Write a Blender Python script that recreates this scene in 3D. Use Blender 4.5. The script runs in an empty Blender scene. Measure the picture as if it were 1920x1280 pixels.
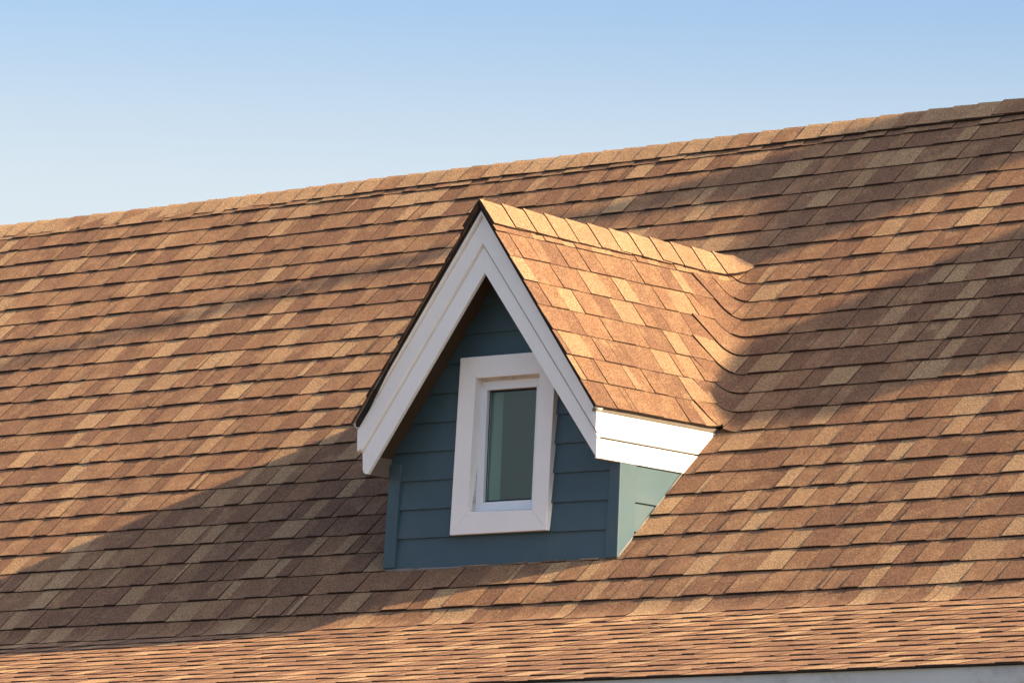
import bpy, math, random
from mathutils import Vector, Matrix

random.seed(11)
scene = bpy.context.scene
COL = scene.collection

# ------------------------------------------------------------------ camera
CAM = Vector((16.2191, -17.8148, -2.5328))
RR = Vector((0.7429589, 0.6682451, 0.0382161))
UU = Vector((0.0681067, -0.1322737, 0.9888706))
FF = Vector((-0.6658630, 0.7320875, 0.1437859))
FPX = 10509.7
cd = bpy.data.cameras.new('camera')
cam = bpy.data.objects.new('camera', cd)
COL.objects.link(cam)
cd.sensor_fit = 'HORIZONTAL'
cd.sensor_width = 36.0
cd.lens = FPX * 36.0 / 1920.0
cd.clip_start = 0.5
cd.clip_end = 20000.0
M = Matrix((RR, UU, -FF)).transposed().to_4x4()
M.translation = CAM
cam.matrix_world = M
scene.camera = cam

# ------------------------------------------------------------------ light
SUN = Vector((1.0, 0.165, 0.462)).normalized()
world = bpy.data.worlds.new('World')
scene.world = world
world.use_nodes = True
wn = world.node_tree.nodes
wl = world.node_tree.links
sky = wn.new('ShaderNodeTexSky')
sky.sky_type = 'NISHITA'
sky.sun_disc = False
sky.sun_elevation = math.asin(SUN.z)
sky.sun_rotation = math.atan2(SUN.x, SUN.y)
sky.altitude = 0.0
sky.air_density = 1.0
sky.dust_density = 6.0
sky.ozone_density = 3.6
bg = wn['Background']
# pale haze lying all round the horizon, thinning out above about twelve degrees
tc = wn.new('ShaderNodeTexCoord')
sx = wn.new('ShaderNodeSeparateXYZ')
wl.new(tc.outputs['Generated'], sx.inputs[0])
mr = wn.new('ShaderNodeMapRange')
mr.interpolation_type = 'SMOOTHSTEP'
mr.inputs['From Min'].default_value = 0.158
mr.inputs['From Max'].default_value = 0.213
mr.inputs['To Min'].default_value = 1.0
mr.inputs['To Max'].default_value = 0.0
wl.new(sx.outputs['Z'], mr.inputs['Value'])
hz = wn.new('ShaderNodeMix')
hz.data_type = 'RGBA'
wl.new(mr.outputs[0], hz.inputs[0])
wl.new(sky.outputs['Color'], hz.inputs[6])
hz.inputs[7].default_value = (2.34, 2.65, 2.85, 1)
wl.new(hz.outputs[2], bg.inputs['Color'])
bg.inputs['Strength'].default_value = 0.089
sl = bpy.data.lights.new('sun', 'SUN')
sl.energy = 3.8
sl.angle = math.radians(0.5)
sl.color = (1.0, 0.70, 0.41)
so = bpy.data.objects.new('sun', sl)
COL.objects.link(so)
so.rotation_euler = SUN.to_track_quat('Z', 'Y').to_euler()
so.location = SUN * 40
vs = scene.view_settings
vs.view_transform = 'Standard'
vs.look = 'None'
vs.gamma = 1.0
vs.exposure = 1.80
vs.use_curve_mapping = False


# ------------------------------------------------------------------ helpers
def tag(o, label=None, cat=None, group=None, kind=None):
    if label: o['label'] = label
    if cat: o['category'] = cat
    if group: o['group'] = group
    if kind: o['kind'] = kind
    return o


def empty(name, loc=(0, 0, 0), parent=None):
    o = bpy.data.objects.new(name, None)
    o.location = loc
    o.empty_display_size = 0.2
    COL.objects.link(o)
    if parent: o.parent = parent
    return o


class MB:
    """collects faces, builds one mesh object with its origin at the middle of its vertices"""
    def __init__(self):
        self.v = []; self.f = []; self.m = []

    def face(self, pts, mi=0):
        n = len(self.v)
        self.v.extend(Vector(p) for p in pts)
        self.f.append(tuple(range(n, n + len(pts))))
        self.m.append(mi)

    def add(self, other):
        n = len(self.v)
        self.v.extend(other.v)
        self.f.extend(tuple(i + n for i in f) for f in other.f)
        self.m.extend(other.m)

    def box(self, a, b, mi=0):
        x0, y0, z0 = a; x1, y1, z1 = b
        self.hexa([(x0, y0, z0), (x1, y0, z0), (x1, y1, z0), (x0, y1, z0),
                   (x0, y0, z1), (x1, y0, z1), (x1, y1, z1), (x0, y1, z1)], mi)

    def hexa(self, p, mi=0):
        n = len(self.v)
        self.v.extend(Vector(q) for q in p)
        for f in ((0, 3, 2, 1), (4, 5, 6, 7), (0, 1, 5, 4), (1, 2, 6, 5), (2, 3, 7, 6), (3, 0, 4, 7)):
            self.f.append(tuple(n + i for i in f)); self.m.append(mi)

    def prism(self, front, back, mi=0):
        """two matching outlines (lists of points) closed into a solid"""
        n = len(self.v); k = len(front)
        self.v.extend(Vector(q) for q in front)
        self.v.extend(Vector(q) for q in back)
        self.f.append(tuple(n + i for i in range(k))); self.m.append(mi)
        self.f.append(tuple(n + k + i for i in reversed(range(k)))); self.m.append(mi)
        for i in range(k):
            j = (i + 1) % k
            self.f.append((n + j, n + i, n + k + i, n + k + j)); self.m.append(mi)

    def build(self, name, mats, parent=None, bevel=0.0, fix=True, smooth=False):
        if not isinstance(mats, (list, tuple)): mats = [mats]
        used = sorted(set(self.m))
        remap = {u: i for i, u in enumerate(used)}
        c = Vector((0, 0, 0))
        if self.v:
            lo = Vector([min(q[i] for q in self.v) for i in range(3)])
            hi = Vector([max(q[i] for q in self.v) for i in range(3)])
            c = (lo + hi) / 2
        me = bpy.data.meshes.new(name)
        me.from_pydata([tuple(q - c) for q in self.v], [], self.f)
        for u in used: me.materials.append(mats[u])
        if len(used) > 1:
            me.polygons.foreach_set('material_index', [remap[u] for u in self.m])
        if fix:
            import bmesh
            bm = bmesh.new(); bm.from_mesh(me)
            bmesh.ops.remove_doubles(bm, verts=bm.verts, dist=1e-5)
            bmesh.ops.recalc_face_normals(bm, faces=bm.faces)
            bm.to_mesh(me); bm.free()
        if smooth:
            me.polygons.foreach_set('use_smooth', [True] * len(me.polygons))
        o = bpy.data.objects.new(name, me)
        COL.objects.link(o)
        o.location = c
        if parent:
            o.parent = parent
            o.location = c - world_loc(parent)
        if bevel > 0:
            b = o.modifiers.new('bevel', 'BEVEL')
            b.width = bevel; b.segments = 2; b.limit_method = 'ANGLE'; b.angle_limit = math.radians(35)
        return o


def world_loc(o):
    p = Vector(o.location)
    while o.parent:
        o = o.parent
        p = p + Vector(o.location)
    return p


def project(p):
    q = Vector(p) - CAM
    k = q.dot(FF)
    return 960 + FPX * q.dot(RR) / k, 640 - FPX * q.dot(UU) / k


def lerp(a, b, t): return a + (b - a) * t


def clip2(poly, fn):
    """keep the part of a 2D polygon where fn >= 0"""
    out = []
    for i in range(len(poly)):
        a, b = poly[i], poly[(i + 1) % len(poly)]
        fa, fb = fn(a), fn(b)
        if fa >= 0: out.append(a)
        if (fa > 0 and fb < 0) or (fa < 0 and fb > 0):
            t = fa / (fa - fb)
            out.append((lerp(a[0], b[0], t), lerp(a[1], b[1], t)))
    return out


def clipseg(seg, fn):
    a, b = seg
    fa, fb = fn(a), fn(b)
    if fa < 0 and fb < 0: return None
    if fa >= 0 and fb >= 0: return seg
    t = fa / (fa - fb)
    m = (lerp(a[0], b[0], t), lerp(a[1], b[1], t))
    return (a, m) if fa >= 0 else (m, b)


_ph = [random.uniform(0, 6.28) for _ in range(400)]
def wave(n, x):
    """slow hand-laid unevenness along a course"""
    a = _ph[(n * 3 + 7) % 400]; b = _ph[(n * 5 + 31) % 400]; c = _ph[(n * 7 + 90) % 400]
    return 0.5 * math.sin(x * 2.3 + a) + 0.3 * math.sin(x * 6.1 + b) + 0.2 * math.sin(x * 14.7 + c)


# ------------------------------------------------------------------ materials
def mat(name):
    m = bpy.data.materials.new(name)
    m.use_nodes = True
    nt = m.node_tree
    return m, nt, nt.nodes['Principled BSDF']


def noise(nt, vec, scale, detail=2.0, rough=0.6):
    n = nt.nodes.new('ShaderNodeTexNoise')
    n.inputs['Scale'].default_value = scale
    n.inputs['Detail'].default_value = detail
    n.inputs['Roughness'].default_value = rough
    nt.links.new(vec, n.inputs['Vector'])
    return n.outputs['Fac']


def ramp(nt, fac, stops):
    r = nt.nodes.new('ShaderNodeValToRGB')
    el = r.color_ramp.elements
    while len(el) < len(stops): el.new(0.5)
    for e, (p, c) in zip(el, stops):
        e.position = p
        e.color = (c[0], c[1], c[2], 1)
    nt.links.new(fac, r.inputs['Fac'])
    return r.outputs['Color']


def mixc(nt, kind, fac, a, b):
    m = nt.nodes.new('ShaderNodeMix')
    m.data_type = 'RGBA'; m.blend_type = kind
    if isinstance(fac, float): m.inputs[0].default_value = fac
    else: nt.links.new(fac, m.inputs[0])
    for i, q in ((6, a), (7, b)):
        if isinstance(q, tuple): m.inputs[i].default_value = (q[0], q[1], q[2], 1)
        else: nt.links.new(q, m.inputs[i])
    return m.outputs[2]


def bump(nt, height, strength, dist, bsdf):
    b = nt.nodes.new('ShaderNodeBump')
    b.inputs['Strength'].default_value = strength
    b.inputs['Distance'].default_value = dist
    nt.links.new(height, b.inputs['Height'])
    nt.links.new(b.outputs['Normal'], bsdf.inputs['Normal'])


def shingle_mat(name, base, alt):
    m, nt, b = mat(name)
    pos = nt.nodes.new('ShaderNodeNewGeometry').outputs['Position']
    big = noise(nt, pos, 11.0, 2.0)
    bf = ramp(nt, big, [(0.47, (0, 0, 0)), (0.68, (0.62, 0.62, 0.62))])
    c = mixc(nt, 'MIX', bf, base, alt)
    sp = noise(nt, pos, 130.0, 4.0, 0.8)
    g = ramp(nt, sp, [(0.32, (0.35, 0.33, 0.33)), (0.5, (0.96, 0.96, 0.96)), (0.68, (1.95, 1.88, 1.75))])
    c = mixc(nt, 'MULTIPLY', 1.0, c, g)
    st = noise(nt, pos, 2.3, 3.0)
    w = ramp(nt, st, [(0.3, (0.88, 0.88, 0.9)), (0.7, (1.1, 1.1, 1.08))])
    c = mixc(nt, 'MULTIPLY', 1.0, c, w)
    nt.links.new(c, b.inputs['Base Color'])
    b.inputs['Roughness'].default_value = 0.95
    b.inputs['Specular IOR Level'].default_value = 0.15
    if 'Diffuse Roughness' in b.inputs: b.inputs['Diffuse Roughness'].default_value = 1.0
    gr = noise(nt, pos, 260.0, 3.0, 0.8)
    bump(nt, gr, 0.6, 0.004, b)
    return m


def plain(name, col, rough=0.6, var=0.08, scale=6.0, spec=0.4, bumpd=0.0, bscale=60.0, stain=None):
    m, nt, b = mat(name)
    pos = nt.nodes.new('ShaderNodeNewGeometry').outputs['Position']
    f = noise(nt, pos, scale, 4.0)
    lo = tuple(q * (1 - var) for q in col); hi = tuple(min(1, q * (1 + var)) for q in col)
    c = ramp(nt, f, [(0.3, lo), (0.7, hi)])
    if stain:
        s = noise(nt, pos, stain[1], 5.0, 0.7)
        sf = ramp(nt, s, [(stain[2], (0, 0, 0)), (stain[2] + 0.18, (stain[3],) * 3)])
        c = mixc(nt, 'MIX', sf, c, stain[0])
    nt.links.new(c, b.inputs['Base Color'])
    b.inputs['Roughness'].default_value = rough
    b.inputs['Specular IOR Level'].default_value = spec
    if bumpd > 0:
        bump(nt, noise(nt, pos, bscale, 3.0), 0.5, bumpd, b)
    return m


DARK = (0.154, 0.089, 0.057); MID = (0.185, 0.110, 0.068); WARM = (0.198, 0.116, 0.069)
TAN = (0.258, 0.168, 0.099); PALE = (0.284, 0.194, 0.115)
SH = [shingle_mat('shingle_dark_brown', DARK, MID), shingle_mat('shingle_brown', MID, TAN),
      shingle_mat('shingle_warm_brown', WARM, TAN), shingle_mat('shingle_tan', TAN, PALE),
      shingle_mat('shingle_pale_tan', PALE, TAN), shingle_mat('shingle_mottled', DARK, TAN)]
BUTT = plain('asphalt_edge', (0.045, 0.033, 0.028), 0.95, 0.3, 60, 0.1)
SHM = SH + [BUTT]
BM = 6
DECK = plain('roof_underlay', (0.03, 0.026, 0.024), 0.95, 0.2, 8, 0.1)
WHITE = plain('white_paint', (0.82, 0.805, 0.775), 0.5, 0.03, 5, 0.4, 0.0008, 90, ((0.55, 0.50, 0.46), 7.0, 0.62, 0.25))
TRIM = plain('casing_white', (0.86, 0.84, 0.81), 0.5, 0.03, 6, 0.4, 0.0008, 90, ((0.45, 0.40, 0.36), 12.0, 0.60, 0.3))
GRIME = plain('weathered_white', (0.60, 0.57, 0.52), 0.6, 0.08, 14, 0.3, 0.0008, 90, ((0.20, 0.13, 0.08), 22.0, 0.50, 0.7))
VINYL = plain('sash_white', (0.76, 0.79, 0.82), 0.4, 0.02, 9, 0.5)
TEAL = plain('teal_paint', (0.050, 0.094, 0.116), 0.55, 0.10, 2.6, 0.35, 0.0010, 70, ((0.075, 0.105, 0.112), 5.0, 0.52, 0.5))
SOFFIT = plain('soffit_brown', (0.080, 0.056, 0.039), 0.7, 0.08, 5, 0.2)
GREY = plain('grey_fascia', (0.54, 0.53, 0.52), 0.55, 0.06, 4, 0.3, 0, 60, ((0.22, 0.20, 0.19), 6.0, 0.55, 0.5))
METAL = plain('flashing_metal', (0.20, 0.19, 0.18), 0.45, 0.15, 20, 0.5)
TAUPE = plain('taupe_board', (0.150, 0.122, 0.098), 0.7, 0.08, 5, 0.2)
DRIP = plain('drip_edge_metal', (0.15, 0.135, 0.115), 0.5, 0.1, 20, 0.4)
INNER = plain('interior_grey', (0.010, 0.013, 0.013), 0.8, 0.05, 4, 0.2)
JAMB = plain('interior_jamb', (0.23, 0.29, 0.27), 0.7, 0.05, 4, 0.2)
RUBBER = plain('black_gasket', (0.012, 0.012, 0.013), 0.6, 0.1, 10, 0.3)


def glass_mat():
    m, nt, b = mat('window_glass')
    out = nt.nodes['Material Output']
    nt.nodes.remove(b)
    tr = nt.nodes.new('ShaderNodeBsdfTransparent'); tr.inputs['Color'].default_value = (0.84, 0.94, 0.91, 1)
    gl = nt.nodes.new('ShaderNodeBsdfGlossy'); gl.inputs['Roughness'].default_value = 0.02
    gl.inputs['Color'].default_value = (0.9, 0.95, 0.95, 1)
    mx = nt.nodes.new('ShaderNodeMixShader')
    mx.inputs[0].default_value = 0.042
    nt.links.new(tr.outputs[0], mx.inputs[1]); nt.links.new(gl.outputs[0], mx.inputs[2])
    nt.links.new(mx.outputs[0], out.inputs['Surface'])
    return m
GLASS = glass_mat()
GROUND = plain('dry_grass_ground', (0.125, 0.12, 0.085), 0.95, 0.35, 0.4, 0.1)

# ------------------------------------------------------------------ measures (metres)
TH = math.radians(44.956); CT, ST = math.cos(TH), math.sin(TH)
EX = 0.143                     # exposed height of a course
S0 = 2.983                     # slope position of the top full course's lower edge
SB = -0.4165                   # where the slope eases to the lower pitch
PH = math.radians(14.2)
SRIDGE = 3.262                 # slope position of the ridge
XL, XR = -8.4, 6.4             # ends of the roof
XC = -0.006                    # middle of the dormer
HALF = 0.708; ZA = 1.541; ZE = 0.620   # dormer roof: half span, apex, eave
MD = (ZA - ZE) / HALF
OV = 0.190                     # front overhang to the face of the bargeboard
W = 0.678; XB = 0.687          # half width of the dormer walls, face of the white side boards
Y_RIDGE = SRIDGE * CT; Z_RIDGE = SRIDGE * ST
GZ = -4.15                     # ground


def blend(d, R):
    if d >= R: return d, 0.0
    if d <= -R: return 0.0, -d
    fm = (R - d) ** 2 / (4 * R)
    return fm + d, fm


def prof(s):
    fp, fm = blend(s - SB, 0.075)
    y = SB * CT + fp * CT - fm * math.cos(PH)
    z = SB * ST + fp * ST - fm * math.sin(PH)
    return y, z


# valley between the main slope and the dormer's right slope, and the sheet folded along it
V0 = (XC + HALF, ZE / ST); V1 = (XC, ZA / ST)
vl = math.hypot(V1[0] - V0[0], V1[1] - V0[1])
v2 = ((V1[0] - V0[0]) / vl, (V1[1] - V0[1]) / vl)
m2 = (v2[1], -v2[0])
P0 = Vector((V0[0], V0[1] * CT, V0[1] * ST)); P1 = Vector((V1[0], V1[1] * CT, V1[1] * ST))
v3 = (P1 - P0).normalized()
m3 = Vector((m2[0], m2[1] * CT, m2[1] * ST))
dn = Vector((MD, 0, 1)).normalized()          # dormer right slope normal
q3 = dn.cross(v3).normalized()
if q3.x > 0 or q3.y > 0 and q3.x > 0: q3 = -q3
if q3.y > 0 and False: q3 = -q3
# q3 must point from the valley towards the front of the dormer
if q3.y > 0: q3 = -q3
vR = 0.085
dslope = Vector((-1, 0, MD)).normalized()     # up the dormer slope
EPT = Vector((XC + HALF, 0, ZE))


def dist_valley(x, s): return (x - V0[0]) * m2[0] + (s - V0[1]) * m2[1]


def sheet(x, s):
    """main slope sheet, folded on to the dormer's right slope beyond the valley"""
    tau = (x - V0[0]) * v2[0] + (s - V0[1]) * v2[1]
    d = dist_valley(x, s)
    fp, fm = blend(d, vR * max(0.05, min(1.0, (vl - tau + 0.01) / 0.16)))
    return P0 + v3 * tau + m3 * fp + q3 * fm


def tpos(x, s):
    """height up the dormer slope, from its eave, of an unfolded point beyond the valley"""
    tau = (x - V0[0]) * v2[0] + (s - V0[1]) * v2[1]
    d = dist_valley(x, s)
    return (P0 + v3 * tau + q3 * (-d) - EPT).dot(dslope)


def unfold(y, t):
    p = EPT + dslope * t + Vector((0, y, 0))
    q = p - P0
    tau = q.dot(v3); d = -q.dot(q3)
    return (V0[0] + tau * v2[0] + d * m2[0], V0[1] + tau * v2[1] + d * m2[1])


def raised(fn):
    def g(u, v, h):
        p = fn(u, v)
        e = 0.002
        a = fn(u + e, v) - fn(u - e, v); b = fn(u, v + e) - fn(u, v - e)
        n = a.cross(b).normalized()
        if n.z < 0: n = -n
        return p + n * h
    return g


MAIN = raised(lambda x, s: Vector((x,) + prof(s)))
FOLD = raised(sheet)
DORM = raised(lambda y, t: sheet(*unfold(y, t)))
DORML = raised(lambda y, t: Vector((XC - HALF, y, ZE)) + Vector((1, 0, MD)).normalized() * t)
BACK = raised(lambda x, s: Vector((x, 2 * Y_RIDGE - s * CT, s * ST)))


def piece(fn, u0, u1, v0, v1, hb, tone, nu=1, nv=1, sets=((),), wv=None, flip=False):
    """one shingle tab: sloping top, butt edge and side edges. sets: alternative lists of clip functions"""
    mb = MB()
    L = v1 - v0

    def vv(u, v):
        return v + (wv(u) * (1 - (v - v0) / L) if wv else 0.0)

    def hh(v): return hb * (1 - (v - v0) / L) + 0.0006
    for clips in sets:
        for i in range(nu):
            a, b = lerp(u0, u1, i / nu), lerp(u0, u1, (i + 1) / nu)
            for j in range(nv):
                c, d = lerp(v0, v1, j / nv), lerp(v0, v1, (j + 1) / nv)
                poly = [(a, c), (b, c), (b, d), (a, d)]
                for f in clips:
                    poly = clip2(poly, f)
                    if len(poly) < 3: break
                if len(poly) >= 3:
                    pts = [fn(p[0], vv(*p), hh(p[1])) for p in poly]
                    mb.face(pts, tone)
            seg = ((a, v0), (b, v0))
            for f in clips:
                if seg: seg = clipseg(seg, f)
            if seg and abs(seg[1][0] - seg[0][0]) > 1e-6:
                p, q = seg
                mb.face([fn(p[0], vv(*p), -0.002), fn(q[0], vv(*q), -0.002), fn(q[0], vv(*q), hh(v0)), fn(p[0], vv(*p), hh(v0))], BM)
        for u in (u0, u1):
            for j in range(nv):
                seg = ((u, lerp(v0, v1, j / nv)), (u, lerp(v0, v1, (j + 1) / nv)))
                for f in clips:
                    if seg: seg = clipseg(seg, f)
                if seg and abs(seg[1][1] - seg[0][1]) > 1e-6:
                    p, q = seg
                    mb.face([fn(p[0], vv(*p), -0.002), fn(q[0], vv(*q), -0.002), fn(q[0], vv(*q), hh(q[1])), fn(p[0], vv(*p), hh(p[1]))], BM)
    return mb


def tab_run(u0, u1, first=None, weights=(22, 30, 21, 13, 5, 13)):
    """widths, heights and tones of the tabs along one course"""
    out = []
    u = u0
    high = random.random() < 0.5
    last = -1
    while u < u1 - 1e-6:
        r = random.random()
        if r < 0.07: wd = random.uniform(0.022, 0.045)
        elif r < 0.50: wd = random.uniform(0.070, 0.115)
        else: wd = random.uniform(0.110, 0.180)
        if first and not out: wd = first
        e = min(u + wd, u1)
        if u1 - e < 0.03: e = u1
        for _ in range(4):
            tone = random.choices(range(6), weights)[0]
            if tone != last: break
        last = tone
        h = random.uniform(0.0122, 0.0140) if high else random.uniform(0.0072, 0.0085)
        out.append((u, e, h, tone, high))
        if random.random() < 0.8: high = not high
        u = e
    return out


# ------------------------------------------------------------------ the house
house = tag(empty('house', (0, 0, GZ)), 'house with brown shingle roof and a small teal gabled dormer', 'house')

# main roof deck (front, both pitches) and back slope
mb = MB()
prev = None
ss = [SRIDGE, 2.2, 1.0, -0.30] + [SB + 0.08 - 0.02 * i for i in range(9)] + [-1.0, -2.30]
for a, b in zip(ss[:-1], ss[1:]):
    mb.face([MAIN(XL, a, -0.003), MAIN(XR, a, -0.003), MAIN(XR, b, -0.003), MAIN(XL, b, -0.003)])
mb.face([BACK(XL, SRIDGE, -0.003), BACK(XR, SRIDGE, -0.003), BACK(XR, -2.0, -0.003), BACK(XL, -2.0, -0.003)])
main_roof = mb.build('main_roof', DECK, house, fix=False)
main_roof['label'] = 'steep main roof of brown and tan shingles'
mb = MB()
mb.face([MAIN(XL, -0.42, -0.006), MAIN(XR, -0.42, -0.006), MAIN(XR, -2.29, -0.006), MAIN(XL, -2.29, -0.006)])
a = MAIN(0, -2.29, -0.03); b = MAIN(0, -0.5, -0.03)
mb.face([(XL, a.y, a.z), (XR, a.y, a.z), (XR, b.y, b.z), (XL, b.y, b.z)])
lower_roof = mb.build('lower_roof', DECK, house, fix=False)
lower_roof['label'] = 'shallow lower roof slope seen nearly edge-on'

cands = []      # (piece, parent) that may become objects of their own
field = MB(); low_field = MB(); back_field = MB()
UPL = 0.045


def xv(s): return lerp(V0[0], V1[0], (s - V0[1]) / (V1[1] - V0[1]))


def centre(mb):
    c = Vector((0, 0, 0))
    for q in mb.v: c += q
    return c / max(1, len(mb.v))


def fn_left_end(s):
    if s < V0[1]: return -W + 0.02
    if s > 2.1: return -0.012
    return 2 * XC - xv(s) + 0.06


def shown(p):
    u, v = project(p)
    return -20 < u < 1940 and 0 < v < 1240


DORM_IMG = [(665, 795), (905, 378), (1400, 480), (1375, 800), (1165, 1050), (724, 1064)]
def behind_dormer(p):
    u, v = project(p)
    ins = False
    for i in range(len(DORM_IMG)):
        a, b = DORM_IMG[i], DORM_IMG[(i + 1) % len(DORM_IMG)]
        if (a[1] > v) != (b[1] > v) and u < (b[0] - a[0]) * (v - a[1]) / (b[1] - a[1]) + a[0]: ins = not ins
    return ins


ED = 0.1425                    # exposure on the dormer
def bline(n):
    t = (( S0 - n * EX) * ST - ZE) / (math.hypot(HALF, ZA - ZE)) * (math.hypot(HALF, ZA - ZE)) / (MD / math.hypot(1, MD))
    return t
TTOT = math.hypot(HALF, ZA - ZE)

for n in range(-1, 38):
    s = S0 - n * EX
    if n == -1: s = S0 + EX * 0.86
    v1 = s + EX + UPL
    if n == -1: v1 = SRIDGE - 0.01
    wv = lambda u, n=n: 0.0030 * wave(n, u)
    runs = []
    if 6 <= n <= 20:
        runs.append(('l', XL - random.uniform(0, 0.2), fn_left_end(s)))
        if n <= 15:
            k = math.floor(bline(n) / ED) + 2
            runs.append(('v', None, XR))
        else:
            runs.append(('r', W + 0.007, XR))
    else:
        runs.append(('c', XL - random.uniform(0, 0.2), XR))
    for kind, u0, u1 in runs:
        if kind == 'v':
            tmax = min((math.floor(bline(n) / ED) + 2) * ED, TTOT - 0.09) + 0.004
            if n <= 7: tmax = TTOT - 0.03
            u0 = xv(s) - 0.62
            tabs = tab_run(u0, u1, 0.62 + random.uniform(-0.03, 0.09))
            for (a, b, h, tone, hi) in tabs:
                g = 0.0015
                near = min(dist_valley(a, s), dist_valley(a, v1)) < vR + 0.01
                if near:
                    if max(tpos(b, s), tpos(b, v1)) < -5: continue
                    main_side = (lambda p: dist_valley(*p),)
                    dorm_side = (lambda p: -dist_valley(*p), lambda p, tm=tmax: tm - tpos(*p), lambda p: tpos(*p) + 0.004)
                    pc = piece(FOLD, a + g, b - g, s, v1, h * 0.80, tone, max(2, int((b - a) / 0.014)), 5, (main_side, dorm_side), wv)
                    if not pc.v: continue
                    cands.append((pc, 'main', 1.0))
                else:
                    pc = piece(MAIN, a + g, b - g, s, v1, h, tone, max(1, int((b - a) / 0.09)), 1, ((),), wv)
                    cands.append((pc, 'main', 1.0))
        else:
            for (a, b, h, tone, hi) in tab_run(u0, u1):
                g = 0.0016 if random.random() < 0.8 else 0.0
                nv = 1 if n < 23 else (7 if n == 24 else (4 if n in (23, 25) else 1))
                hs = 1.0 if n < 24 else 0.55
                if n == 21 and -0.8 < a < 0.65: hs = 0.55
                pc = piece(MAIN, a + g, b - g, s, v1, h * hs, tone, max(1, int((b - a) / 0.09)), nv, ((),), wv)
                cands.append((pc, 'main' if n <= 24 else 'low', 1.0))

# back slope, plain courses
for n in range(0, 34):
    s = S0 - n * EX
    for (a, b, h, tone, hi) in tab_run(XL, XR)[::1]:
        back_field.add(piece(BACK, a, b, s, s + EX + UPL, h, tone))

# ------------------------------------------------------------------ dormer roof
dormer_roof = MB()
yb = lambda z: z / math.tan(TH)
for sgn in (-1, 1):
    # deck slab of each slope, thickness 18 mm, from behind the rake edge back into the main roof
    o = Vector((sgn * MD, 0, 1)).normalized()
    e0 = Vector((XC + sgn * (HALF - 0.012), -OV - 0.019, ZE + 0.012 * MD)); a0 = Vector((XC, -OV - 0.019, ZA))
    e1 = Vector((XC + sgn * (HALF - 0.012), yb(ZE) + 0.0, ZE + 0.012 * MD)); a1 = Vector((XC, yb(ZA), ZA))
    th = 0.016
    dz = Vector((0, 0, -th * math.hypot(1, MD)))
    off = o * -0.002
    dormer_roof.hexa([e0 + dz, a0 + dz, a1 + dz, e1 + dz, e0 + off, a0 + off, a1 + off, e1 + off])
dr = dormer_roof.build('dormer_roof', DECK, house)
dr['label'] = 'sunlit steep gable roof of the dormer'

YF = -OV - 0.032
dorm_c = []
dl_field = MB()
for k in range(0, 8):
    t = k * ED - (0.005 if k == 0 else 0.0)
    t1 = (k + 1) * ED + UPL
    t1 = min(t1, TTOT - 0.01)
    nn = [n for n in range(5, 16) if math.floor(bline(n) / ED) + 2 == k + 1]
    lim = S0 - nn[0] * EX + 0.035 if nn else None
    ymax = yb(ZE) + (t * MD / math.hypot(1, MD)) + 0.12
    wv = lambda u, k=k: 0.0028 * wave(60 + k, u)
    for (a, b, h, tone, hi) in tab_run(YF - (0.0 if k % 2 else 0.04), ymax, None, (4, 32, 28, 18, 4, 14)):
        a = max(a, YF)
        if b - a < 0.01: continue
        g = 0.0015
        clips = []
        near = b > yb(ZE) - 0.35 + t * 0.6
        if lim is not None: clips.append(lambda p, lm=lim: lm - unfold(*p)[1])
        clips.append(lambda p: -dist_valley(*unfold(*p)) + 0.05)
        pc = piece(DORM, a + g, b - g, t, t1, h * 0.66, tone, max(1, int((b - a) / (0.03 if near else 0.09))), 4 if near else 1, (tuple(clips),), wv)
        if pc.v: dorm_c.append(pc)
    for (a, b, h, tone, hi) in tab_run(YF, ymax):
        dl_field.add(piece(DORML, a + 0.0008, b - 0.0008, t, t1, h * 0.9, tone))

# choose the shingles that become objects of their own: all of the dormer, then the largest on the main roof
def img_area(mb):
    tot = 0
    for f, mi in zip(mb.f, mb.m):
        if mi == BM: continue
        q = [project(mb.v[i]) for i in f]
        tot += abs(sum(q[i][0] * q[(i + 1) % len(q)][1] - q[(i + 1) % len(q)][0] * q[i][1] for i in range(len(q)))) / 2
    return tot

dorm_c = [p for p in dorm_c]
own_d = sorted(dorm_c, key=img_area, reverse=True)[:95]
ids = set(id(p) for p in own_d)
d_rest = MB()
for p in dorm_c:
    if id(p) in ids: p.build('shingle', SHM, dr, fix=False)
    else: d_rest.add(p)
d_rest.add(dl_field)
tag(d_rest.build('shingle_field', SHM, dr, fix=False), kind='stuff')
scored = []
for pc, where, wgt in cands:
    c = centre(pc)
    if where == 'main' and shown(c) and not behind_dormer(c): scored.append((img_area(pc), id(pc)))
scored.sort(reverse=True)
own = set(i for _, i in scored[:300 - len(own_d)])
for pc, where, wgt in cands:
    if id(pc) in own: pc.build('shingle', SHM, main_roof, fix=False)
    elif where == 'main': field.add(pc)
    else: low_field.add(pc)
field.add(back_field)
tag(field.build('shingle_field', SHM, main_roof, fix=False), kind='stuff')
tag(low_field.build('shingle_field', SHM, lower_roof, fix=False), kind='stuff')


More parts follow.
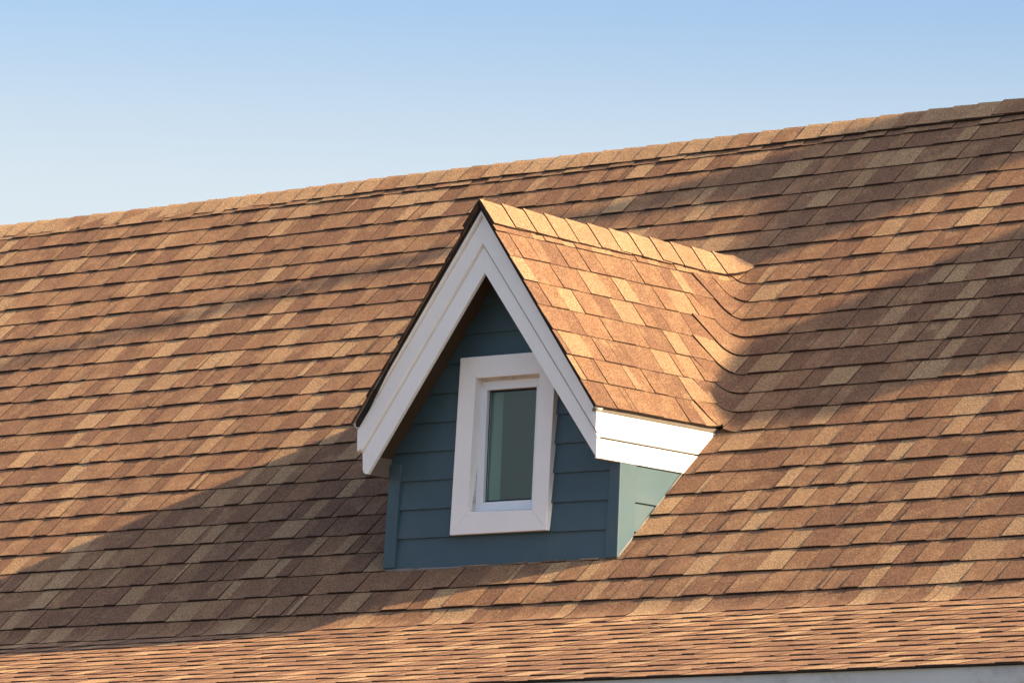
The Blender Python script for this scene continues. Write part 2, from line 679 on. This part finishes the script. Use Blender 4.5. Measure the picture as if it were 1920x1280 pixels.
# ------------------------------------------------------------------ ridge caps
def cap_piece(path, legs, ln, p0, p1, hfront, tone, r=0.018):
    """path(p) -> point, normal, side; legs(p) -> drop angle. A bent cap from p0 (raised butt) to p1"""
    mb = MB()
    rings = []
    NS = 3
    for j in range(NS + 1):
        t = j / NS
        p = lerp(p0, p1, t)
        h = hfront * (1 - t) + 0.001
        pt, N, Sd = path(p)
        be = legs(p)
        ring = []; low = []
        for sg in (-1, 1):
            d = Sd * (sg * math.cos(be)) - N * math.sin(be)
            nn = Sd * (sg * math.sin(be)) + N * math.cos(be)
            pts = [pt + d * ln + nn * (h + 0.004), pt + d * (ln * 0.5) + nn * (h + 0.0015), pt + d * r + nn * h]
            lo = [pt + d * ln + nn * -0.006, pt + d * (ln * 0.5) + nn * -0.006, pt + d * r + nn * -0.006]
            if sg == -1:
                ring += pts; low += lo
                ring.append(pt + N * (h / max(0.5, math.cos(be)) - r * math.sin(be) * 0.35)); low.append(pt - N * 0.004)
            else:
                ring += pts[::-1]; low += lo[::-1]
        rings.append((ring, low))
    K = len(rings[0][0])
    for j in range(NS):
        A, B = rings[j], rings[j + 1]
        for i in range(K - 1):
            mb.face([A[0][i], A[0][i + 1], B[0][i + 1], B[0][i]], tone)
        for i in (0, K - 1):
            mb.face([A[1][i], A[0][i], B[0][i], B[1][i]], BM)
    A = rings[0]
    for i in range(K - 1):
        mb.face([A[1][i], A[1][i + 1], A[0][i + 1], A[0][i]], BM)
    return mb


def main_path(p):
    return Vector((p, Y_RIDGE, Z_RIDGE + 0.009 + 0.003 * math.sin(p * 1.7) + 0.003 * (p + 2.4))), Vector((0, 0, 1)), Vector((0, 1, 0))


x = XL
while x < XR:
    ln = 0.128 + random.uniform(-0.003, 0.003)
    cap = cap_piece(main_path, lambda p: TH, ln, x + random.uniform(-0.004, 0.004), x + 0.22, random.uniform(0.0055, 0.0070), random.choice((3, 3, 3, 4, 2, 3, 4)), 0.022)
    cap.build('ridge_cap', SHM, main_roof, fix=False)
    x += EX

BETA = math.atan(MD)
YB0 = 1.39; BL = 0.24
def dorm_path(p):
    # p: distance along the dormer ridge from the front, bending up on to the main slope at its end
    y0 = YF
    straight = YB0 - y0
    if p <= straight:
        return Vector((XC, y0 + p, ZA + 0.013)), Vector((0, 0, 1)), Vector((-1, 0, 0))
    q = p - straight
    pt = Vector((XC, YB0, ZA + 0.013)); st = 0.01; a = 0
    kk = 0.0
    while kk < q - 1e-9:
        d = min(st, q - kk)
        a = TH * min(1.0, (kk + d / 2) / BL) ** 1.3
        pt = pt + Vector((0, math.cos(a), math.sin(a))) * d
        kk += d
    a = TH * min(1.0, q / BL) ** 1.3
    return pt, Vector((0, -math.sin(a), math.cos(a))), Vector((-1, 0, 0))


def dorm_legs(p):
    q = p - (YB0 - YF) + 0.10
    t = max(0.0, min(1.0, q / (BL + 0.10)))
    return lerp(BETA, math.radians(14), t * t * (3 - 2 * t))


p = 0.0
tot = YB0 - YF + 0.03
while p < tot:
    step = EX if p < YB0 - YF - 0.05 else 0.10
    cap = cap_piece(dorm_path, dorm_legs, 0.142 + random.uniform(-0.004, 0.004), p, p + (0.205 if p < YB0 - YF - 0.1 else 0.15), random.uniform(0.006, 0.008), random.choice((3, 3, 4, 4, 3)), 0.015)
    cap.build('ridge_cap', SHM, dr, fix=False)
    p += step + random.uniform(-0.006, 0.006)

# ------------------------------------------------------------------ dormer front
def xz_prism(mb, poly, yf, ybk, mi=0):
    mb.prism([(px, yf, pz) for px, pz in poly], [(px, ybk, pz) for px, pz in poly], mi)


# bargeboards: drip strip, upper board, lower board on each side
SA, SBt, ST2, IN = (XC, 1.523), (XC, 1.487), (XC, 1.357), (XC + 0.010, 1.243)
left = [('drip_strip', [SA, (-0.727, 0.624), (-0.709, 0.597), SBt], -OV - 0.015),
        ('upper_board', [SBt, (-0.709, 0.597), (-0.7065, 0.512), (-0.703, 0.500), (-0.694, 0.492), (-0.681, 0.492), ST2], -OV),
        ('lower_board', [ST2, (-0.681, 0.492), (-0.6765, 0.424), (-0.671, 0.409), (-0.660, 0.402), (-0.6456, 0.4000), IN], -OV + 0.010)]
right = [('drip_strip', [SA, SBt, (0.6870, 0.597), (0.701, 0.612)], -OV - 0.015),
         ('upper_board', [SBt, ST2, (0.6872, 0.498), (0.6872, 0.597)], -OV),
         ('lower_board', [ST2, IN, (0.6860, 0.4000), (0.6865, 0.496)], -OV + 0.010)]
for pieces in (left, right):
    root = empty('bargeboard', (XC, -OV, 0.4 - GZ), house)
    for nm, poly, yf in pieces:
        q = MB()
        # the lower edge of each moulding is chamfered back
        ch = {'drip_strip': 0.010, 'upper_board': 0.017, 'lower_board': 0.0}[nm]
        low = {'drip_strip': (SBt, (-0.709, 0.597), (0.6870, 0.597)), 'upper_board': (ST2, (-0.681, 0.492), (-0.694, 0.492), (0.6872, 0.498)), 'lower_board': ()}[nm]
        front = [(px, pz + (ch if (px, pz) in low else 0.0)) for px, pz in poly]
        q.prism([(px, yf, pz) for px, pz in front], [(px, -OV + 0.028, pz) for px, pz in poly])
        q.build(nm, WHITE, root, bevel=0.0015)

# soffit slabs behind the bargeboards and the brown inner face of the left eave board
SZ = 1.338
for sgn in (-1, 1):
    q = MB()
    poly = [(XC, SZ), (XC + sgn * 0.672, SZ - 1.29 * 0.672), (XC + sgn * 0.672, SZ - 1.29 * 0.672 + 0.02), (XC, SZ + 0.02)]
    xz_prism(q, poly, -OV + 0.029, 0.03)
    q.build('soffit_panel', SOFFIT, house)
q = MB(); q.box((-0.700, -OV + 0.029, 0.403), (-0.666, 0.36, 0.600)); q.build('eave_board', TAUPE, house)

# right side: white boards below the dormer eave, cut to the roof slope
side = empty('dormer_side', (W, 0.2, 0.0 - GZ), house)
def yz_board(name, x0, x1, y0, z0, z1, m, parent, extra=0.035, bev=0.002):
    q = MB()
    poly = [(y0, z0), (z0 + extra, z0), (z1 + extra, z1), (y0, z1)]
    q.prism([(x1, a, b) for a, b in poly], [(x0, a, b) for a, b in poly])
    return q.build(name, m, parent, bevel=bev)
yz_board('upper_side_board', 0.66, XB + 0.0005, -OV + 0.029, 0.4930, 0.5965, WHITE, side)
yz_board('lower_side_board', 0.66, XB - 0.0012, -OV + 0.029, 0.4005, 0.4845, WHITE, side)
yz_board('backing_board', 0.655, XB - 0.016, -OV + 0.029, 0.410, 0.590, SOFFIT, side, bev=0)
# metal drip edge under the shingles of the dormer eave
q = MB()
poly = [(XB - 0.02, 0.598), (XB + 0.003, 0.598), (XB + 0.008, 0.616), (XB - 0.01, 0.622)]
q.prism([(a, -OV - 0.008, b) for a, b in poly], [(a, 0.66, b) for a, b in poly])
q.build('drip_edge', DRIP, side)
# teal cheek: corner board and two siding laps
yz = MB(); yz.box((0.60, 0.0, -0.06), (W - 0.006, 0.9, 0.42)); yz.build('cheek_wall', TEAL, side)
for i, (za, zb) in enumerate(((-0.08, 0.108), (0.116, 0.234), (0.242, 0.398))):
    q = MB()
    xa = W + 0.004; xb = W - 0.004
    poly = [(0.089, za), (0.089, zb)]
    def cut(z): return z + 0.05
    pts_f = [(xa, 0.080, za), (xa, cut(za) + 0.02, za), (xb, cut(zb) + 0.02, zb), (xb, 0.080, zb)]
    pts_b = [(0.62, a[1], a[2]) for a in pts_f]
    q.prism(pts_f, pts_b)
    q.build('siding_board', TEAL, side)
# metal flashing where the cheek meets the roof
q = MB()
q.prism([(W + 0.0045, -0.01, 0.0), (W + 0.0045, 0.42, 0.430), (W + 0.0045, 0.42, 0.437), (W + 0.0045, -0.01, 0.007)],
        [(W + 0.0065, -0.01, 0.0), (W + 0.0065, 0.42, 0.430), (W + 0.0065, 0.42, 0.437), (W + 0.0065, -0.01, 0.007)])
q.build('flashing', METAL, side)
# corner boards at the front
q = MB(); q.hexa([(0.611, -0.020, -0.006), (W + 0.005, -0.020, -0.006), (W + 0.005, 0.088, -0.03), (0.611, 0.01, -0.006),
                  (0.622, -0.020, 0.415), (W + 0.005, -0.020, 0.415), (W + 0.005, 0.088, 0.415), (0.622, 0.01, 0.415)])
q.build('corner_board', TEAL, house, bevel=0.004)
q = MB(); q.hexa([(-0.681, -0.022, 0.002), (-0.612, -0.022, 0.002), (-0.612, 0.02, 0.002), (-0.681, 0.02, 0.002),
                  (-0.663, -0.022, 0.462), (-0.598, -0.022, 0.462), (-0.598, 0.02, 0.462), (-0.663, 0.02, 0.462)])
q.build('corner_board', TEAL, house, bevel=0.003)

# front wall: lap siding clipped to the gable
wall = MB(); xz_prism(wall, [(-0.672, -0.05), (0.672, -0.05), (0.672, 0.47), (XC, 1.345), (-0.672, 0.47)], 0.006, 0.03)
# opening for the window is cut by building the backing wall as pieces round it
wall = MB()
for x0, x1, z0, z1 in ((-0.672, -0.19, -0.05, 0.50), (0.215, 0.672, -0.05, 0.50), (-0.19, 0.215, -0.05, 0.215)):
    wall.box((x0, 0.006, z0), (x1, 0.03, z1))
xz_prism(wall, [(-0.65, 0.5), (-0.19, 0.5), (-0.19, 1.09), (-0.2, 1.09)], 0.006, 0.03)
xz_prism(wall, [(0.215, 0.5), (0.64, 0.5), (0.215, 1.05)], 0.006, 0.03)
xz_prism(wall, [(-0.19, 0.83), (0.215, 0.83), (0.215, 1.06), (XC, 1.34), (-0.19, 1.10)], 0.006, 0.03)
fw = wall.build('dormer_wall', TEAL, house)
fw['label'] = 'shaded teal lap siding wall of the dormer front'
zk = [-0.02] + [0.1245 + 0.1268 * i for i in range(10)]
for i, z in enumerate(zk):
    ztop = (zk[i + 1] if i + 1 < len(zk) else z + 0.13) + 0.012
    segs = [(-0.672, 0.672)]
    if z < 0.84 and ztop > 0.22:
        segs = [(-0.672, -0.21), (0.24, 0.672)]
        if z < 0.2: segs.append((-0.2095, 0.2395))
    for xa, xb in segs:
        zt = 0.205 if len(segs) == 3 and xa == -0.2095 else ztop
        poly = [(xa, z), (xb, z), (xb, zt), (xa, zt)]
        for sg in (-1, 1):
            poly = clip2(poly, lambda p, sg=sg: SZ + 0.012 - 1.29 * sg * (p[0] - XC) - p[1])
            if len(poly) < 3: break
        if len(poly) < 3: continue
        f = [(px, -0.0135 + 0.0105 * (pz - z) / (ztop - z), pz - 0.0105 * px) for px, pz in poly]
        b = [(px, 0.0058, pz - 0.0105 * px) for px, pz in poly]
        q = MB(); q.prism(f, b); q.build('siding_board', TEAL, fw)
q = MB(); q.hexa([(-0.668, -0.0175, -0.010), (0.668, -0.0175, -0.022), (0.668, 0.0, -0.004), (-0.668, 0.0, 0.008),
                  (-0.668, -0.0180, -0.006), (0.668, -0.0180, -0.018), (0.668, 0.0, 0.0), (-0.668, 0.0, 0.012)])
q.build('flashing', METAL, house)

# ------------------------------------------------------------------ window
win = empty('dormer_window', (0.0, -0.03, 0.13 - GZ), house)
win['label'] = 'small white-framed window in the dormer'
O = [(-0.252, 0.907), (0.3075, 0.9035), (0.2880, 0.1270), (-0.275, 0.1300)]     # casing outside TL TR BR BL
I = [(-0.1572, 0.8114), (0.2163, 0.8085), (0.1999, 0.2190), (-0.1733, 0.2278)]  # inside
yf, ybk = -0.036, 0.012
for i in range(4):
    j = (i + 1) % 4
    poly = [O[i], O[j], I[j], I[i]]
    # keep a hair joint at the mitres
    c = (sum(a[0] for a in poly) / 4, sum(a[1] for a in poly) / 4)
    poly = [(lerp(a[0], c[0], 0.0010), lerp(a[1], c[1], 0.0010)) for a in poly]
    q = MB(); xz_prism(q, poly, yf, ybk)
    q.build('casing_board', TRIM, win, bevel=0.0025)
# reveal lining, weathered, between casing and sash
q = MB()
R1 = [(-0.160, 0.814), (0.2190, 0.8115), (0.2030, 0.216), (-0.1762, 0.2250)]
R2 = [(-0.1635, 0.8000), (0.2050, 0.7970), (0.1950, 0.2290), (-0.1690, 0.2350)]
for i in range(4):
    j = (i + 1) % 4
    a, b = R1[i], R1[j]; c, d = R2[j], R2[i]
    q.face([(a[0], -0.028, a[1]), (b[0], -0.028, b[1]), (c[0], 0.012, c[1]), (d[0], 0.012, d[1])])
q.build('reveal', GRIME, win, fix=False)
# sash frame
S1 = [(-0.166, 0.802), (0.208, 0.800), (0.198, 0.226), (-0.171, 0.232)]
G1 = [(-0.126, 0.762), (0.1620, 0.760), (0.1560, 0.2700), (-0.1290, 0.2720)]
sash = empty('sash', (0.02, 0.01, 0.1), win)
for i in range(4):
    j = (i + 1) % 4
    q = MB(); xz_prism(q, [S1[i], S1[j], G1[j], G1[i]], 0.008, 0.040)
    q.build('sash_bar', VINYL, win, bevel=0.003)
bpy.data.objects.remove(sash)
q = MB()
for i in range(4):
    j = (i + 1) % 4
    def sh(p, k): 
        c = (0.016, 0.515); return (lerp(p[0], c[0], k), lerp(p[1], c[1], k))
    a, b, c, d = G1[i], G1[j], sh(G1[j], 0.035), sh(G1[i], 0.035)
    q.face([(a[0], 0.0265, a[1]), (b[0], 0.0265, b[1]), (c[0], 0.0265, c[1]), (d[0], 0.0265, d[1])])
q.build('gasket', RUBBER, win, fix=False)
q = MB(); xz_prism(q, G1, 0.0285, 0.0325); q.build('pane', GLASS, win)
# what shows through the pane: an inner jamb and a near-black panel closing off the inside
q = MB(); q.hexa([(-0.160, 0.041, 0.255), (-0.124, 0.041, 0.255), (-0.104, 0.092, 0.255), (-0.160, 0.092, 0.255), (-0.160, 0.041, 0.79), (-0.124, 0.041, 0.79), (-0.104, 0.092, 0.79), (-0.160, 0.092, 0.79)]); q.build('inner_jamb', JAMB, win)
q = MB(); q.box((-0.20, 0.093, 0.22), (0.24, 0.100, 0.82)); q.build('interior_panel', INNER, win)

# ------------------------------------------------------------------ eave of the lower roof and the walls below
ev = MAIN(0, -2.29, -0.01)
eave = empty('eave', (0, ev.y, ev.z - GZ), house)
q = MB(); q.box((XL, ev.y - 0.006, ev.z - 0.062), (XR, ev.y + 0.030, ev.z + 0.003)); q.build('crown_strip', GREY, eave, bevel=0.003)
q = MB(); q.box((XL, ev.y + 0.000, ev.z - 0.22), (XR, ev.y + 0.026, ev.z - 0.0645)); q.build('fascia_board', GREY, eave, bevel=0.003)
q = MB(); q.box((XL, ev.y + 0.051, ev.z - 0.20), (XR, ev.y + 0.42, ev.z - 0.185)); q.build('soffit_panel', WHITE, eave)
wy0 = ev.y + 0.42; wy1 = 2 * Y_RIDGE - (-2.0 * CT) - 0.4
q = MB(); q.box((XL + 0.3, wy0, GZ - 0.1), (XR - 0.3, wy1, ev.z - 0.185)); q.build('lower_wall', TEAL, house)
q = MB()
for xx in (XL + 0.3, XR - 0.32):
    a = [(xx, wy0 + 1.2, ev.z - 0.2), (xx, wy1, ev.z - 0.2), (xx, Y_RIDGE, Z_RIDGE - 0.05)]
    q.prism(a, [(p[0] + 0.02, p[1], p[2]) for p in a])
q.build('gable_wall', TEAL, house)

# ------------------------------------------------------------------ ground
q = MB()
q.face([(-6000, -6000, GZ), (6000, -6000, GZ), (6000, 6000, GZ), (-6000, 6000, GZ)])
tag(q.build('ground', GROUND, fix=False), kind='structure')

# ------------------------------------------------------------------ invented cupola block, unseen beyond the right edge, shaped to throw the long shadows
TX = 7.6
def tw(yq, zq, xq=TX):
    return yq - 0.165 * (9.0 - xq), zq - 0.462 * (9.0 - xq)
shadow_caster = tag(empty('shadow_caster', (TX, 3.7, GZ)), 'invented shadow caster beyond the right roof end, a tall teal block with a small pointed cupola', 'shadow_caster')
yc, zt = tw(3.60, 4.87)
hw = 1.54; hd = 0.50
q = MB(); q.box((TX - hd, yc - hw, GZ), (TX + hd, yc + hw, zt - 0.42)); q.build('wall', TEAL, shadow_caster)
q = MB()
lo = [(TX - hd - 0.06, yc - hw - 0.08), (TX + hd + 0.06, yc - hw - 0.08), (TX + hd + 0.06, yc + hw + 0.08), (TX - hd - 0.06, yc + hw + 0.08)]
hi = [(TX - hd + 0.2, yc - hw + 0.34), (TX + hd - 0.2, yc - hw + 0.34), (TX + hd - 0.2, yc + hw - 0.34), (TX - hd + 0.2, yc + hw - 0.34)]
q.prism([(a, b, zt - 0.42) for a, b in lo], [(a, b, zt) for a, b in hi]); q.build('roof', SH[0], shadow_caster)
yc2, z2 = tw(3.60, 5.68)
q = MB(); q.box((TX - 0.16, yc2 - 0.24, zt - 0.02), (TX + 0.16, yc2 + 0.24, z2)); q.build('caster_cupola', WHITE, shadow_caster)
def lathe(prof_pts, n=16):
    q = MB()
    rings = []
    for r, z in prof_pts:
        rings.append([(TX + 0.4 * r * math.cos(2 * math.pi * i / n), yc2 + r * math.sin(2 * math.pi * i / n), z) for i in range(n)])
    for A, B in zip(rings[:-1], rings[1:]):
        for i in range(n):
            j = (i + 1) % n
            q.face([A[i], A[j], B[j], B[i]])
    q.face(rings[0][::-1]); q.face(rings[-1])
    return q
lathe([(0.66, z2 - 0.03), (0.64, z2 + 0.02), (0.44, z2 + 0.18), (0.24, z2 + 0.40), (0.11, z2 + 0.68), (0.045, z2 + 1.0)]).build('caster_cupola_roof', SH[0], shadow_caster)
lathe([(0.045, z2 + 1.0), (0.04, z2 + 1.2), (0.036, z2 + 2.0), (0.01, z2 + 2.15)], 8).build('caster_finial', METAL, shadow_caster)
